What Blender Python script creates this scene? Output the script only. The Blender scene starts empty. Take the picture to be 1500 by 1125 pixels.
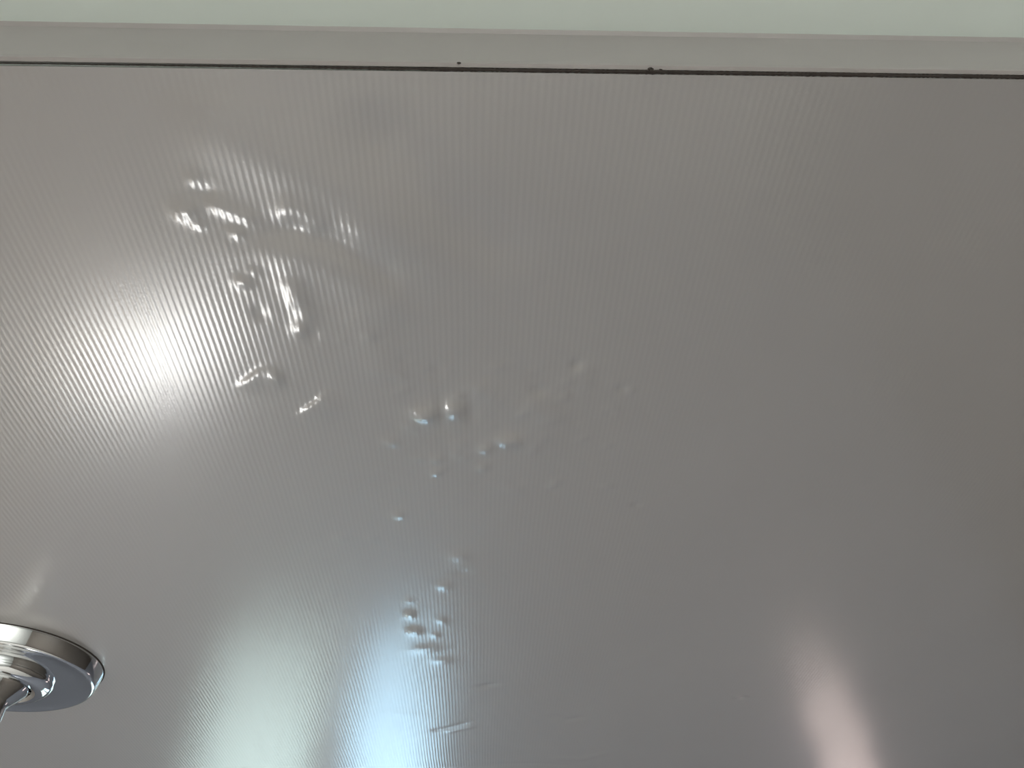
import bpy, bmesh, math, random
import numpy as np
from mathutils import Matrix, Vector

# ------------------------------------------------------------------ camera
F_PX, W_PX, H_PX = 1130.0, 1500.0, 1125.0
CEIL = 2.30          # height of the ribbed ceiling sheet
HC = 0.125           # camera distance below the sheet
# directions of the room axes in image coordinates (x right, y down, z forward):
# X = along the edge trim, Y = along the ribs, Z = up to the ceiling
AX = Vector((0.9986743, -0.00718541, 0.05097076))
AY = Vector((-0.03216234, 0.68602273, 0.7268689))
AZ = Vector((-0.04018995, -0.72754463, 0.68488217))
def to_world(c): return Vector((c.dot(AX), c.dot(AY), c.dot(AZ)))
CAM = Vector((0.0, 0.0, CEIL - HC))
scene = bpy.context.scene
cd = bpy.data.cameras.new('camera'); cam = bpy.data.objects.new('camera', cd)
scene.collection.objects.link(cam)
right, up, back = to_world(Vector((1, 0, 0))), to_world(Vector((0, -1, 0))), to_world(Vector((0, 0, -1)))
cam.matrix_world = Matrix.Translation(CAM) @ Matrix((right, up, back)).transposed().to_4x4()
cd.sensor_width = 36.0; cd.lens = 36.0 * F_PX / W_PX
cd.clip_start = 0.002; cd.clip_end = 100
scene.camera = cam

# ------------------------------------------------------------------ world, exposure
world = bpy.data.worlds.new('world'); scene.world = world; world.use_nodes = True
bg = world.node_tree.nodes['Background']
bg.inputs['Color'].default_value = (0.80, 0.92, 1.0, 1); bg.inputs['Strength'].default_value = 1.35
vs = scene.view_settings
vs.view_transform = 'Standard'; vs.look = 'None'; vs.gamma = 1.0; vs.use_curve_mapping = False
vs.exposure = 2.1
CEIL_FILL = 57.0       # emission of the added round fill light behind the camera
LAMP_POWER = 6.2       # emission of the opal globe of the wall lamp
TUBE_POWER = 0.27       # emission of the pinkish tube shade

C = scene.collection
# ------------------------------------------------------------------ helpers
def at(px, py, dz=0.0):
    """pixel -> point on the ceiling sheet (dz below it)"""
    r = to_world(Vector((px - W_PX / 2, py - H_PX / 2, F_PX)))
    return CAM + r * ((HC - dz) / r.z)
def bounce(px, py, axis, value):
    """where the mirror ray from the ceiling at a pixel meets the plane axis = value"""
    r = to_world(Vector((px - W_PX / 2, py - H_PX / 2, F_PX)))
    p = at(px, py); r = Vector((r.x, r.y, -r.z))
    return p + r * ((value - p[axis]) / r[axis])
def mat(name):
    m = bpy.data.materials.new(name); m.use_nodes = True
    return m, m.node_tree.nodes, m.node_tree.links, m.node_tree.nodes['Principled BSDF']
def plain(name, col, rough=0.5, metal=0.0, noise=0.0, scale=40.0, spec=0.5):
    m, N, L, b = mat(name)
    b.inputs['Base Color'].default_value = (*col, 1); b.inputs['Roughness'].default_value = rough
    b.inputs['Metallic'].default_value = metal; b.inputs['Specular IOR Level'].default_value = spec
    if noise:
        tc = N.new('ShaderNodeTexCoord'); t = N.new('ShaderNodeTexNoise'); t.inputs['Scale'].default_value = scale
        t.inputs['Detail'].default_value = 6
        L.new(tc.outputs['Object'], t.inputs['Vector'])
        mx = N.new('ShaderNodeMix'); mx.data_type = 'RGBA'
        mx.inputs[6].default_value = (*[c * (1 - noise) for c in col], 1)
        mx.inputs[7].default_value = (*[min(1, c * (1 + noise)) for c in col], 1)
        L.new(t.outputs['Fac'], mx.inputs[0]); L.new(mx.outputs[2], b.inputs['Base Color'])
    return m
def obj(name, me, m, parent=None, smooth=False):
    if isinstance(me, bmesh.types.BMesh):
        bm = me; bmesh.ops.recalc_face_normals(bm, faces=bm.faces[:])
        me = bpy.data.meshes.new(name); bm.to_mesh(me); bm.free()
    o = bpy.data.objects.new(name, me); C.objects.link(o)
    if m: me.materials.append(m)
    if smooth:
        for p in me.polygons: p.use_smooth = True
    if parent: o.parent = parent
    return o
def box(bm, x0, x1, y0, y1, z0, z1):
    r = bmesh.ops.create_cube(bm, size=1.0)
    for v in r['verts']:
        v.co = Vector((x0 + (v.co.x + .5) * (x1 - x0), y0 + (v.co.y + .5) * (y1 - y0), z0 + (v.co.z + .5) * (z1 - z0)))
def boxes(*bs, bevel=0.0):
    bm = bmesh.new()
    for b in bs: box(bm, *b)
    if bevel: bmesh.ops.bevel(bm, geom=bm.edges[:], offset=bevel, segments=2, affect='EDGES', profile=0.5)
    return bm
def lathe(profile, seg=96, close=True):
    """profile of (radius, z); spins round Z"""
    bm = bmesh.new(); rings = []
    for r, z in profile:
        if r < 1e-7: rings.append([bm.verts.new((0, 0, z))])
        else: rings.append([bm.verts.new((r * math.cos(2 * math.pi * k / seg), r * math.sin(2 * math.pi * k / seg), z)) for k in range(seg)])
    for a, b in zip(rings, rings[1:]):
        for k in range(seg):
            k2 = (k + 1) % seg
            f = [a[k % len(a)], a[k2 % len(a)], b[k2 % len(b)], b[k % len(b)]]
            u = []
            for v in f:
                if v not in u: u.append(v)
            if len(u) > 2: bm.faces.new(u)
    return bm
def structure(o): o['kind'] = 'structure'; return o
def thing(name, label, cat, loc=(0, 0, 0)):
    o = bpy.data.objects.new(name, None); C.objects.link(o); o.location = loc; o.empty_display_size = 0.02
    o['label'] = label; o['category'] = cat
    return o

# ------------------------------------------------------------------ materials
def sheet_material():
    """glossy grey ribbed film"""
    m, N, L, b = mat('ribbed_grey_film')
    tc = N.new('ShaderNodeTexCoord'); sx = N.new('ShaderNodeSeparateXYZ'); L.new(tc.outputs['Object'], sx.inputs[0])
    # slow wander of the ribs
    nz = N.new('ShaderNodeTexNoise'); nz.inputs['Scale'].default_value = 25; nz.inputs['Detail'].default_value = 1
    L.new(tc.outputs['Object'], nz.inputs['Vector'])
    w = N.new('ShaderNodeMath'); w.operation = 'MULTIPLY_ADD'; w.inputs[1].default_value = 0.0009
    L.new(nz.outputs['Fac'], w.inputs[0]); L.new(sx.outputs['X'], w.inputs[2])
    k = N.new('ShaderNodeMath'); k.operation = 'MULTIPLY'; k.inputs[1].default_value = 2 * math.pi / 0.001305
    L.new(w.outputs[0], k.inputs[0])
    s = N.new('ShaderNodeMath'); s.operation = 'COSINE'; L.new(k.outputs[0], s.inputs[0])
    # ribs pressed unevenly, shallower across the right of the sheet
    n2 = N.new('ShaderNodeTexNoise'); n2.inputs['Scale'].default_value = 14; n2.inputs['Detail'].default_value = 2
    L.new(tc.outputs['Object'], n2.inputs['Vector'])
    mr = N.new('ShaderNodeMapRange'); mr.inputs[1].default_value = 0.3; mr.inputs[2].default_value = 0.7
    mr.inputs[3].default_value = 0.6 * RIB_SLOPE; mr.inputs[4].default_value = 1.2 * RIB_SLOPE
    L.new(n2.outputs['Fac'], mr.inputs[0])
    m2 = N.new('ShaderNodeMapRange'); m2.inputs[1].default_value = 0.015; m2.inputs[2].default_value = 0.075
    m2.inputs[3].default_value = 1.0; m2.inputs[4].default_value = 0.4
    L.new(sx.outputs['X'], m2.inputs[0])
    sm = N.new('ShaderNodeMath'); sm.operation = 'MULTIPLY'; L.new(s.outputs[0], sm.inputs[0]); L.new(mr.outputs[0], sm.inputs[1])
    sn = N.new('ShaderNodeMath'); sn.operation = 'MULTIPLY'; L.new(sm.outputs[0], sn.inputs[0]); L.new(m2.outputs[0], sn.inputs[1])
    cx = N.new('ShaderNodeCombineXYZ'); L.new(sn.outputs[0], cx.inputs[0])
    ge = N.new('ShaderNodeNewGeometry')
    ad = N.new('ShaderNodeVectorMath'); ad.operation = 'ADD'; L.new(ge.outputs['Normal'], ad.inputs[0]); L.new(cx.outputs[0], ad.inputs[1])
    bump1 = N.new('ShaderNodeVectorMath'); bump1.operation = 'NORMALIZE'; L.new(ad.outputs[0], bump1.inputs[0])
    # fine grain of the film
    gr = N.new('ShaderNodeTexNoise'); gr.inputs['Scale'].default_value = 1500; gr.inputs['Detail'].default_value = 2
    L.new(tc.outputs['Object'], gr.inputs['Vector'])
    bump2 = N.new('ShaderNodeBump'); bump2.inputs['Strength'].default_value = 1.0; bump2.inputs['Distance'].default_value = 0.000010
    L.new(gr.outputs['Fac'], bump2.inputs['Height']); L.new(bump1.outputs[0], bump2.inputs['Normal'])
    L.new(bump2.outputs[0], b.inputs['Normal'])
    # faint mottling of the colour
    mo = N.new('ShaderNodeTexNoise'); mo.inputs['Scale'].default_value = 9; mo.inputs['Detail'].default_value = 4
    L.new(tc.outputs['Object'], mo.inputs['Vector'])
    mx = N.new('ShaderNodeMix'); mx.data_type = 'RGBA'
    mx.inputs[6].default_value = (*FILM_A, 1); mx.inputs[7].default_value = (*FILM_B, 1)
    L.new(mo.outputs['Fac'], mx.inputs[0]); L.new(mx.outputs[2], b.inputs['Base Color'])
    b.inputs['Roughness'].default_value = FILM_ROUGH
    b.inputs['IOR'].default_value = FILM_IOR
    b.inputs['Coat Weight'].default_value = 1.0; b.inputs['Coat Roughness'].default_value = COAT_ROUGH; b.inputs['Coat IOR'].default_value = 1.7
    L.new(bump2.outputs[0], b.inputs['Coat Normal'])
    return m
RIB_SLOPE = 0.035          # steepest slope of the rib flanks
FILM_A, FILM_B = (0.335, 0.322, 0.314), (0.36, 0.35, 0.342)
FILM_ROUGH, FILM_IOR, COAT_ROUGH = 0.52, 2.0, 0.18
M_FILM = sheet_material()
M_CHROME = plain('polished_chrome', (0.78, 0.80, 0.80), 0.06, 1.0)
M_GREEN = plain('pale_green_white_paint', (0.74, 0.83, 0.79), 0.45, noise=0.03, scale=60)
M_WALL = plain('blue_grey_tile', (0.20, 0.22, 0.27), 0.5, noise=0.05, scale=8)
M_BEIGE = plain('beige_tile', (0.46, 0.41, 0.365), 0.5, noise=0.05, scale=8)
M_PALE = plain('pale_green_tile', (0.37, 0.38, 0.37), 0.5, noise=0.05, scale=8)
M_DARK = plain('brown_grey_tile', (0.08, 0.07, 0.062), 0.5, noise=0.08, scale=8)
M_FLOOR = plain('grey_floor_tile', (0.60, 0.59, 0.57), 0.5, noise=0.08, scale=10)
M_WHITE = plain('white_frame', (0.75, 0.77, 0.76), 0.35)
M_MOULD_SHADOW = plain('black_mould_and_gap_shadow', (0.04, 0.032, 0.028), 0.9, noise=0.4, scale=900)  # mould, and the dark ring drawn as the flange's gap shadow

# ------------------------------------------------------------------ ceiling sheet with sag, creases, blisters
rng = random.Random(4)
Y0 = at(750, 108).y - 0.0002               # edge of the sheet at the trim
def axis_pts(lo, a, b, hi, step, n):
    d = np.arange(a, b, step)
    return np.concatenate([np.linspace(lo, a, n, endpoint=False), d, np.linspace(b, hi, n)])
RX0, RX1, RY0, RY1 = -1.0, 1.15, -1.0, 1.5
xs = axis_pts(RX0, -0.245, 0.33, RX1, 0.0007, 24)
ys = np.concatenate([np.arange(Y0, 0.47, 0.0006), np.linspace(0.47, RY1, 24)])
GX, GY = np.meshgrid(xs, ys)
D = np.zeros_like(GX)                      # how far the sheet hangs below its plane (m)
def seg_dist(pts):
    """distance to a polyline of sheet points and the run along it (0..1)"""
    best = np.full(GX.shape, 1e9); run = np.zeros(GX.shape)
    n = len(pts) - 1
    for i in range(n):
        a, b = pts[i], pts[i + 1]
        ab = b - a; l2 = ab.x ** 2 + ab.y ** 2 + 1e-12
        t = np.clip(((GX - a.x) * ab.x + (GY - a.y) * ab.y) / l2, 0, 1)
        d = np.hypot(GX - a.x - t * ab.x, GY - a.y - t * ab.y)
        k = d < best
        best = np.where(k, d, best); run = np.where(k, (i + t) / n, run)
    return best, run
def ridge(px, width, height, fade=0.25):
    """soft fold along pixels; width, height in mm; height < 0 is a valley"""
    global D
    d, t = seg_dist([at(*p) for p in px])
    f = np.clip(np.minimum(t, 1 - t) / fade, 0, 1) if fade else 1.0
    f = 0.15 + 0.85 * (f * f * (3 - 2 * f)) if fade else 1.0
    D = D + height * 1e-3 * np.exp(-(d / (width * 1e-3)) ** 2) * f
def blister(px, py, rx, ry, height, ang=0.0, power=2.0):
    if py > 780: ry, height = ry * 1.8, height * 1.05
    elif py > 515: rx, ry, height = rx * 1.2, ry * 1.6, height * 1.45
    else: height *= 0.6
    """pimple at a pixel; radii and height in mm on the sheet"""
    global D
    p = at(px, py); c, s = math.cos(math.radians(ang)), math.sin(math.radians(ang))
    dx, dy = GX - p.x, GY - p.y
    q = ((dx * c + dy * s) / (rx * 1e-3)) ** 2 + ((-dx * s + dy * c) / (ry * 1e-3)) ** 2
    D = D + height * 1e-3 * np.exp(-q ** (power / 2))
def flap(px, width, height):
    """pocket of film with a sharp lip: steep on one side of the pixels, flat on the other"""
    global D
    pts = [at(*p) for p in px]
    d, t = seg_dist(pts)
    a, b = pts[0], pts[-1]
    side = (b.x - a.x) * (GY - a.y) - (b.y - a.y) * (GX - a.x)
    f = np.clip(np.minimum(t, 1 - t) / 0.35, 0, 1)
    D = D + height * 1e-3 * f * np.where(side < 0, np.exp(-(d / (width * 1e-3)) ** 2), np.exp(-(d / 0.0007) ** 2))

# --- broad sag and folds running from the trim down to the right
ridge([(215, 120), (330, 185), (450, 245), (560, 300), (680, 370)], 9, 0.65)
ridge([(480, 150), (560, 215), (620, 285), (720, 355), (800, 400)], 7, -0.55)
ridge([(360, 338), (440, 338), (500, 356), (560, 395), (600, 440)], 3.0, -0.34)
ridge([(350, 370), (440, 378), (500, 400), (560, 440), (600, 490)], 5.0, 0.34)
ridge([(292, 290), (340, 310), (383, 328)], 1.7, 0.21)
ridge([(400, 300), (440, 312), (475, 345)], 3.0, 0.22)
ridge([(480, 335), (550, 345), (620, 370), (680, 420)], 5.0, 0.22)
ridge([(420, 400), (440, 440), (455, 480)], 2.2, 0.25)
ridge([(520, 440), (545, 490), (575, 560)], 5.0, 0.20)
ridge([(700, 560), (790, 600), (810, 630), (740, 650)], 5.0, 0.14)
# --- blisters near the sagging corner
for b in [(284, 262, 1.6, 1.6, .22, 0), (271, 308, 2.3, 2.2, .60, -10), (300, 283, 2.0, 1.8, -.22, 0), (291, 329, 1.2, 1.0, .26, 0),
          (348, 341, 1.3, 1.3, .36, 0), (357, 413, 1.6, 1.6, .42, 0), (372, 398, 1.4, 1.2, .2, 0), (381, 459, 1.3, 2.0, -.25, 0), (441, 482, 1.7, 2.6, .55, 10),
          (458, 490, 1.4, 2.4, -.22, 10), (432, 437, 1.6, 2.4, .22, 0), (541, 492, 1.5, 1.5, .22, 0), (556, 500, 1.5, 1.2, -.12, 0), (404, 553, 1.3, 1.8, .26, 0),
          (500, 498, 1.1, 1.3, .10, 0)]: blister(*b)
flap([(395, 533), (372, 550), (345, 570)], 4.0, .26)
flap([(482, 570), (465, 592), (430, 611)], 5.0, .30)
# --- wrinkled patch in the middle
for b in [(590, 552, 5, 1.6, .16, 15), (640, 545, 3, 1.2, .12, 0), (622, 606, 3.0, 1.6, .30, 20), (648, 600, 1.2, 3.2, -.24, 0), (668, 600, 3.0, 2.0, .32, 25),
          (690, 605, 1.3, 2.8, -.22, 0), (700, 568, 2.5, 1.4, .14, 0), (712, 657, 1.7, 1.4, .32, 20), (746, 645, 3.6, 1.5, .28, 15), (707, 684, 1.5, 1.3, .24, 0),
          (574, 648, 1.9, 1.2, .20, 15), (640, 673, 1.6, 1.2, .18, 0), (614, 672, 1.8, 1.0, .12, 0), (668, 666, 1.0, 1.4, .12, 0), (752, 716, 3.0, 1.8, .16, 30),
          (584, 755, 1.5, 1.2, .20, 0), (790, 572, 1.8, 1.3, -.22, 0), (845, 534, 1.2, 1.0, -.26, 0), (912, 570, 1.3, .9, -.18, 0), (924, 572, .9, .9, .16, 0),
          (932, 740, 1.2, .8, -.16, 20), (500, 788, 2.4, 1.4, .10, -30), (545, 788, 1.6, 1.2, .08, 0)]: blister(*b)
ridge([(600, 618), (640, 602), (685, 600)], 3.4, .30); ridge([(728, 652), (765, 642)], 3.0, .26); ridge([(760, 592), (800, 600), (815, 625)], 4.5, .28)
ridge([(585, 556), (620, 545), (660, 548)], 2.6, -.2); ridge([(690, 575), (730, 580)], 3.0, .18)
# --- trail of pimples lower down
for b in [(675, 814, 3.2, 1.8, .24, 0), (676, 838, 3.0, 1.3, -.16, 0), (652, 858, 2.2, 1.4, .26, 0), (601, 900, 1.6, 1.5, .34, 0), (607, 924, 2.4, 1.6, .44, -5),
          (648, 909, 1.6, 1.3, .22, -10), (638, 930, 1.4, 1.2, .18, 0), (625, 950, 5.5, 1.9, .30, -15), (650, 968, 4.0, 1.7, .28, -15), (715, 1004, 4.2, 1.1, -.30, -12),
          (600, 880, 1.4, 1.0, .08, 0), (588, 1046, 8, 1.6, .08, 5), (1090, 1022, 1.8, .9, -.30, -5), (1078, 1021, 1.4, .9, .14, 0), (680, 830, 6, 5, .12, 0)]: blister(*b)
ridge([(628, 1072), (655, 1067), (695, 1056)], 1.9, -.22); ridge([(650, 1074), (700, 1063)], 1.6, .16)
ridge([(800, 1046), (830, 1055), (860, 1050)], 2.6, -.20); ridge([(800, 1110), (850, 1112), (900, 1100)], 3.0, .14)
ridge([(880, 990), (940, 965), (1010, 930)], 5.0, .10); ridge([(700, 1120), (790, 1118), (850, 1122)], 2.5, -.12)
for k in range(60):                          # faint dimples of the loosened film
    blister(rng.uniform(560, 900), rng.uniform(520, 720), rng.uniform(.9, 2.2), rng.uniform(.8, 1.6), rng.uniform(-.10, .15), rng.uniform(0, 90))
# slow waviness
D += 0.00010 * np.sin(GX * 38 + 1.2) * np.sin(GY * 31 + .4) + 0.00005 * np.sin(GX * 90 + GY * 40)
D *= np.clip((GY - Y0) / 0.006, 0, 1)        # held down at the trim
Z = CEIL - D
nx, ny = len(xs), len(ys)
co = np.stack([GX, GY, Z], -1).reshape(-1, 3)
ii = np.arange(nx * ny).reshape(ny, nx)
quads = np.stack([ii[:-1, :-1], ii[1:, :-1], ii[1:, 1:], ii[:-1, 1:]], -1).reshape(-1, 4)
me = bpy.data.meshes.new('ceiling')
me.vertices.add(len(co)); me.vertices.foreach_set('co', co.astype(np.float32).ravel())
me.loops.add(quads.size); me.loops.foreach_set('vertex_index', quads.astype(np.int32).ravel())
me.polygons.add(len(quads)); me.polygons.foreach_set('loop_start', np.arange(0, quads.size, 4, dtype=np.int32))
me.polygons.foreach_set('use_smooth', np.ones(len(quads), bool))
me.update(); me.validate()
ceiling = structure(obj('ceiling', me, M_FILM))
# the sheet's backing board, so that it has a thickness
structure(obj('ceiling_board', boxes((RX0, RX1, Y0, RY1, CEIL + 0.0006, CEIL + 0.012)), M_GREEN))

# ------------------------------------------------------------------ edge trim and the raised pale field above it
STEP = 0.1075 * HC
def trim_material():
    m, N, L, b = mat('trim_paint')
    tc = N.new('ShaderNodeTexCoord')
    t = N.new('ShaderNodeTexNoise'); t.inputs['Scale'].default_value = 120; t.inputs['Detail'].default_value = 4
    L.new(tc.outputs['Object'], t.inputs['Vector'])
    mx = N.new('ShaderNodeMix'); mx.data_type = 'RGBA'
    mx.inputs[6].default_value = (0.365, 0.345, 0.338, 1); mx.inputs[7].default_value = (0.40, 0.382, 0.375, 1)
    L.new(t.outputs['Fac'], mx.inputs[0])
    L.new(mx.outputs[2], b.inputs['Base Color'])
    b.inputs['Roughness'].default_value = 0.4
    return m
M_TRIM = trim_material()
# a strip on edge: rises from the sheet's edge to the raised field, lower edge slightly rounded
bm = bmesh.new()
prof = [(Y0 - .0002, CEIL + .0008), (Y0 - .0006, CEIL + .0004), (Y0 - .0012, CEIL + .0006), (Y0 - .0013, CEIL + .0014), (Y0 - .0010, CEIL + STEP - .0006), (Y0 - .0016, CEIL + STEP), (Y0 - .0016, CEIL + STEP + .002), (Y0 - .0002, CEIL + STEP + .002)]
ra = [bm.verts.new((RX0, y, z)) for y, z in prof]; rb = [bm.verts.new((RX1, y, z)) for y, z in prof]
for i in range(len(prof)):
    j = (i + 1) % len(prof); bm.faces.new((ra[i], ra[j], rb[j], rb[i]))
bm.faces.new(ra); bm.faces.new(rb[::-1])
structure(obj('trim_1', bm, M_TRIM))
structure(obj('ceiling_field', boxes((RX0, RX1, RY0, Y0 - .0004, CEIL + STEP, CEIL + STEP + .012)), M_GREEN))
# black mould along the joint: a ragged bead that thickens to the right
bm = bmesh.new(); n = 1200; prev = None
for i in range(n + 1):
    px = -700 + i * (3800 / n); x = at(px, 98 + px * 20 / 1500).x
    g = 0.00002 + 0.00013 * min(1, max(0, (px - 120) / 700)) ** 1.3
    g *= 0.75 + 0.5 * rng.random()
    if 1180 < px < 1300: g *= 1.2
    if 640 < px < 700 or 930 < px < 975: g *= 1.3
    y = Y0 - .0003; z = CEIL + .0001
    ring = [bm.verts.new((x, y - g * 1.6, z + g * .6)), bm.verts.new((x, y - g * .6, z - g * .6)), bm.verts.new((x, y + g * 1.6, z - g * .45)), bm.verts.new((x, y + g, z + .0002 + g * 1.5)), bm.verts.new((x, y - g, z + .0002 + g * 1.5))]
    if prev:
        for k in range(5): bm.faces.new((prev[k], prev[(k + 1) % 5], ring[(k + 1) % 5], ring[k]))
    prev = ring
mo = obj('mould_line', bm, M_MOULD_SHADOW)
mo['label'] = 'thin black line of mould along the joint under the grey trim'; mo['category'] = 'mould'; mo['kind'] = 'stuff'
# single specks on the trim
def speck(px, py, r):
    t = Vector((px - 750, py - 562.5, F_PX)); t = to_world(t); k = (Y0 - .0012) / t.y; p = CAM + t * k
    bm = bmesh.new(); bmesh.ops.create_icosphere(bm, subdivisions=2, radius=r)
    for v in bm.verts: v.co *= 0.7 + 0.6 * rng.random(); v.co.y *= .35
    for v in bm.verts: v.co += p
    return bm
for px, py, r, lab in [(672, 92, .00036, 'small black mould speck on grey trim, alone'), (953, 101, .00045, 'largest black mould speck on grey trim beside a smaller speck'),
                  (968, 102, .00028, 'smaller black mould speck on grey trim beside the largest speck')]:
    o = obj('mould_speck', speck(px, py, r), M_MOULD_SHADOW); o['label'] = lab; o['category'] = 'mould'; o['group'] = 'mould specks on the trim'

# ------------------------------------------------------------------ chrome flange with neck
R1, R2, TH = 0.264 * HC, 0.250 * HC, 0.051 * HC
FC = Vector((-1.3571 * HC, 2.2201 * HC, CEIL + 0.0003))
fl = thing('pipe_flange', 'round polished chrome pipe flange fixed to the glossy grey sheet', 'flange', FC)
obj('plate', lathe([(R1 - .004, .0002), (R1, 0), (R1 + .0002, -.0006), (R1, -.0012), (R2 + .0006, -TH + .0008), (R2 + .0002, -TH + .0002), (R2 - .0006, -TH),
                    (R2 - .0016, -TH + .0002), (R2 - .006, -TH + .0003), (.0165, -TH + .0003), (0.012, -TH + .0003)]), M_CHROME, fl, True)
obj('gap_shadow_ring', lathe([(R1 - .002, .0004), (R1 + .0004, .0004), (R1 + .0005, -.0004), (R1 + .0002, -.0007), (R1 - .002, -.0003)]), M_MOULD_SHADOW, fl, True)  # black ring stands in for the contact shadow behind the flange edge
obj('collar', lathe([(.0180, -TH + .0005), (.0182, -TH - .0008), (.0174, -TH - .0022), (.0155, -TH - .0032), (.0125, -TH - .0036), (.0118, -TH - .003)]), M_CHROME, fl, True)
obj('neck', lathe([(.0112, -TH - .003), (.0106, -TH - .0045), (.0072, -TH - .008), (.0062, -TH - .0095), (.0060, -TH - .026), (.0066, -TH - .0265), (.0066, -TH - .030), (.0056, -TH - .031), (0, -TH - .031)]), M_CHROME, fl, True)

# ------------------------------------------------------------------ the room that the sheet mirrors
WL = bounce(262, 1100, 1, RY1).x; WM = bounce(480, 1100, 1, RY1).x; WR = bounce(650, 1100, 1, RY1).x
WB = bounce(450, 892, 1, RY1).z; WT = CEIL - 0.20
structure(obj('floor', boxes((RX0, RX1, RY0, RY1, -.02, 0)), M_FLOOR))
structure(obj('wall_front', boxes((RX0, WL, RY1, RY1 + .1, 0, CEIL), (WR, RX1, RY1, RY1 + .1, 0, CEIL), (WL, WR, RY1, RY1 + .1, 0, WB), (WL, WR, RY1, RY1 + .1, WT, CEIL)), M_WALL))
structure(obj('wall_left', boxes((RX0 - .1, RX0, RY0, RY1 + .1, 0, CEIL + .03)), M_BEIGE))
structure(obj('wall_right', boxes((RX1, RX1 + .1, RY0, RY1 + .1, 0, CEIL + .03)), M_DARK))
structure(obj('wall_back', boxes((RX0, RX1, RY0 - .1, RY0, 0, CEIL + .03)), M_PALE))
def frosted(name, col):
    m, N, L, b = mat(name)
    tr = N.new('ShaderNodeBsdfTranslucent'); tr.inputs['Color'].default_value = (*col, 1)
    L.new(tr.outputs[0], N['Material Output'].inputs['Surface'])
    return m
fr = .022
win = structure(obj('window_1_offscreen', boxes((WL, WR, RY1 + .03, RY1 + .07, WB, WB + fr), (WL, WR, RY1 + .03, RY1 + .07, WT - fr, WT), (WL, WL + fr, RY1 + .03, RY1 + .07, WB + fr, WT - fr),
                (WR - fr, WR, RY1 + .03, RY1 + .07, WB + fr, WT - fr), (WM - .034, WM + .034, RY1 + .03, RY1 + .07, WB + fr, WT - fr)), M_WHITE))
obj('pane', boxes((WL + fr, WM - .034, RY1 + .048, RY1 + .052, WB + fr, WT - fr)), frosted('frosted_white_glass', (.66, .70, .66)), win)
obj('pane', boxes((WM + .034, WR - fr, RY1 + .048, RY1 + .052, WB + fr, WT - fr)), frosted('frosted_blue_glass', (.73, .86, .93)), win)

def emit(name, col, s):
    m, N, L, b = mat(name)
    b.inputs['Base Color'].default_value = (.8, .8, .8, 1); b.inputs['Emission Color'].default_value = (*col, 1); b.inputs['Emission Strength'].default_value = s
    return m
# globe lamp on the left wall
gp = bounce(238, 512, 0, RX0 + .16)
gl = thing('wall_lamp_offscreen', 'lit white globe lamp on the beige wall', 'lamp', gp)
gr_ = .115
obj('globe_offscreen', lathe([(gr_ * math.sin(math.pi * k / 24), -gr_ * math.cos(math.pi * k / 24)) for k in range(25)], 48), emit('opal_globe', (1, .99, .96), LAMP_POWER), gl, True)
obj('arm', boxes((-.15, -.0, -.008, .008, -gr_ - .012, -gr_ + .004)), M_CHROME, gl)
obj('wall_plate', boxes((-.16, -.145, -.04, .04, -gr_ - .05, -gr_ + .05), bevel=.003), M_CHROME, gl)
# tube lamp with pinkish shade on the window wall
tp = bounce(1240, 1110, 1, RY1 - .06)
tl = thing('tube_lamp_offscreen', 'lit pinkish tube lamp on the window wall', 'lamp', tp)
obj('shade_offscreen', lathe([(0, .16), (.04, .158), (.045, .15), (.045, -.15), (.04, -.158), (0, -.16)], 48), emit('pink_shade', (1, .76, .74), TUBE_POWER), tl, True)
obj('bracket', boxes((-.012, .012, .04, .06, -.06, .06)), M_CHROME, tl)

# unseen fill light behind the camera, added to lift the ambient light
cl = thing('fill_light_offscreen', 'unseen round fill light added on the pale raised field', 'lamp', (0.15, -0.55, CEIL + STEP))
obj('rim', lathe([(.0, 0), (.165, 0), (.165, -.02), (.155, -.022), (.152, -.018), (0, -.018)], 64), M_WHITE, cl, True)
obj('diffuser_offscreen', lathe([(.152, -.0185), (.14, -.022), (0, -.024)], 64), emit('fill_diffuser', (1, .98, .94), CEIL_FILL), cl, True)
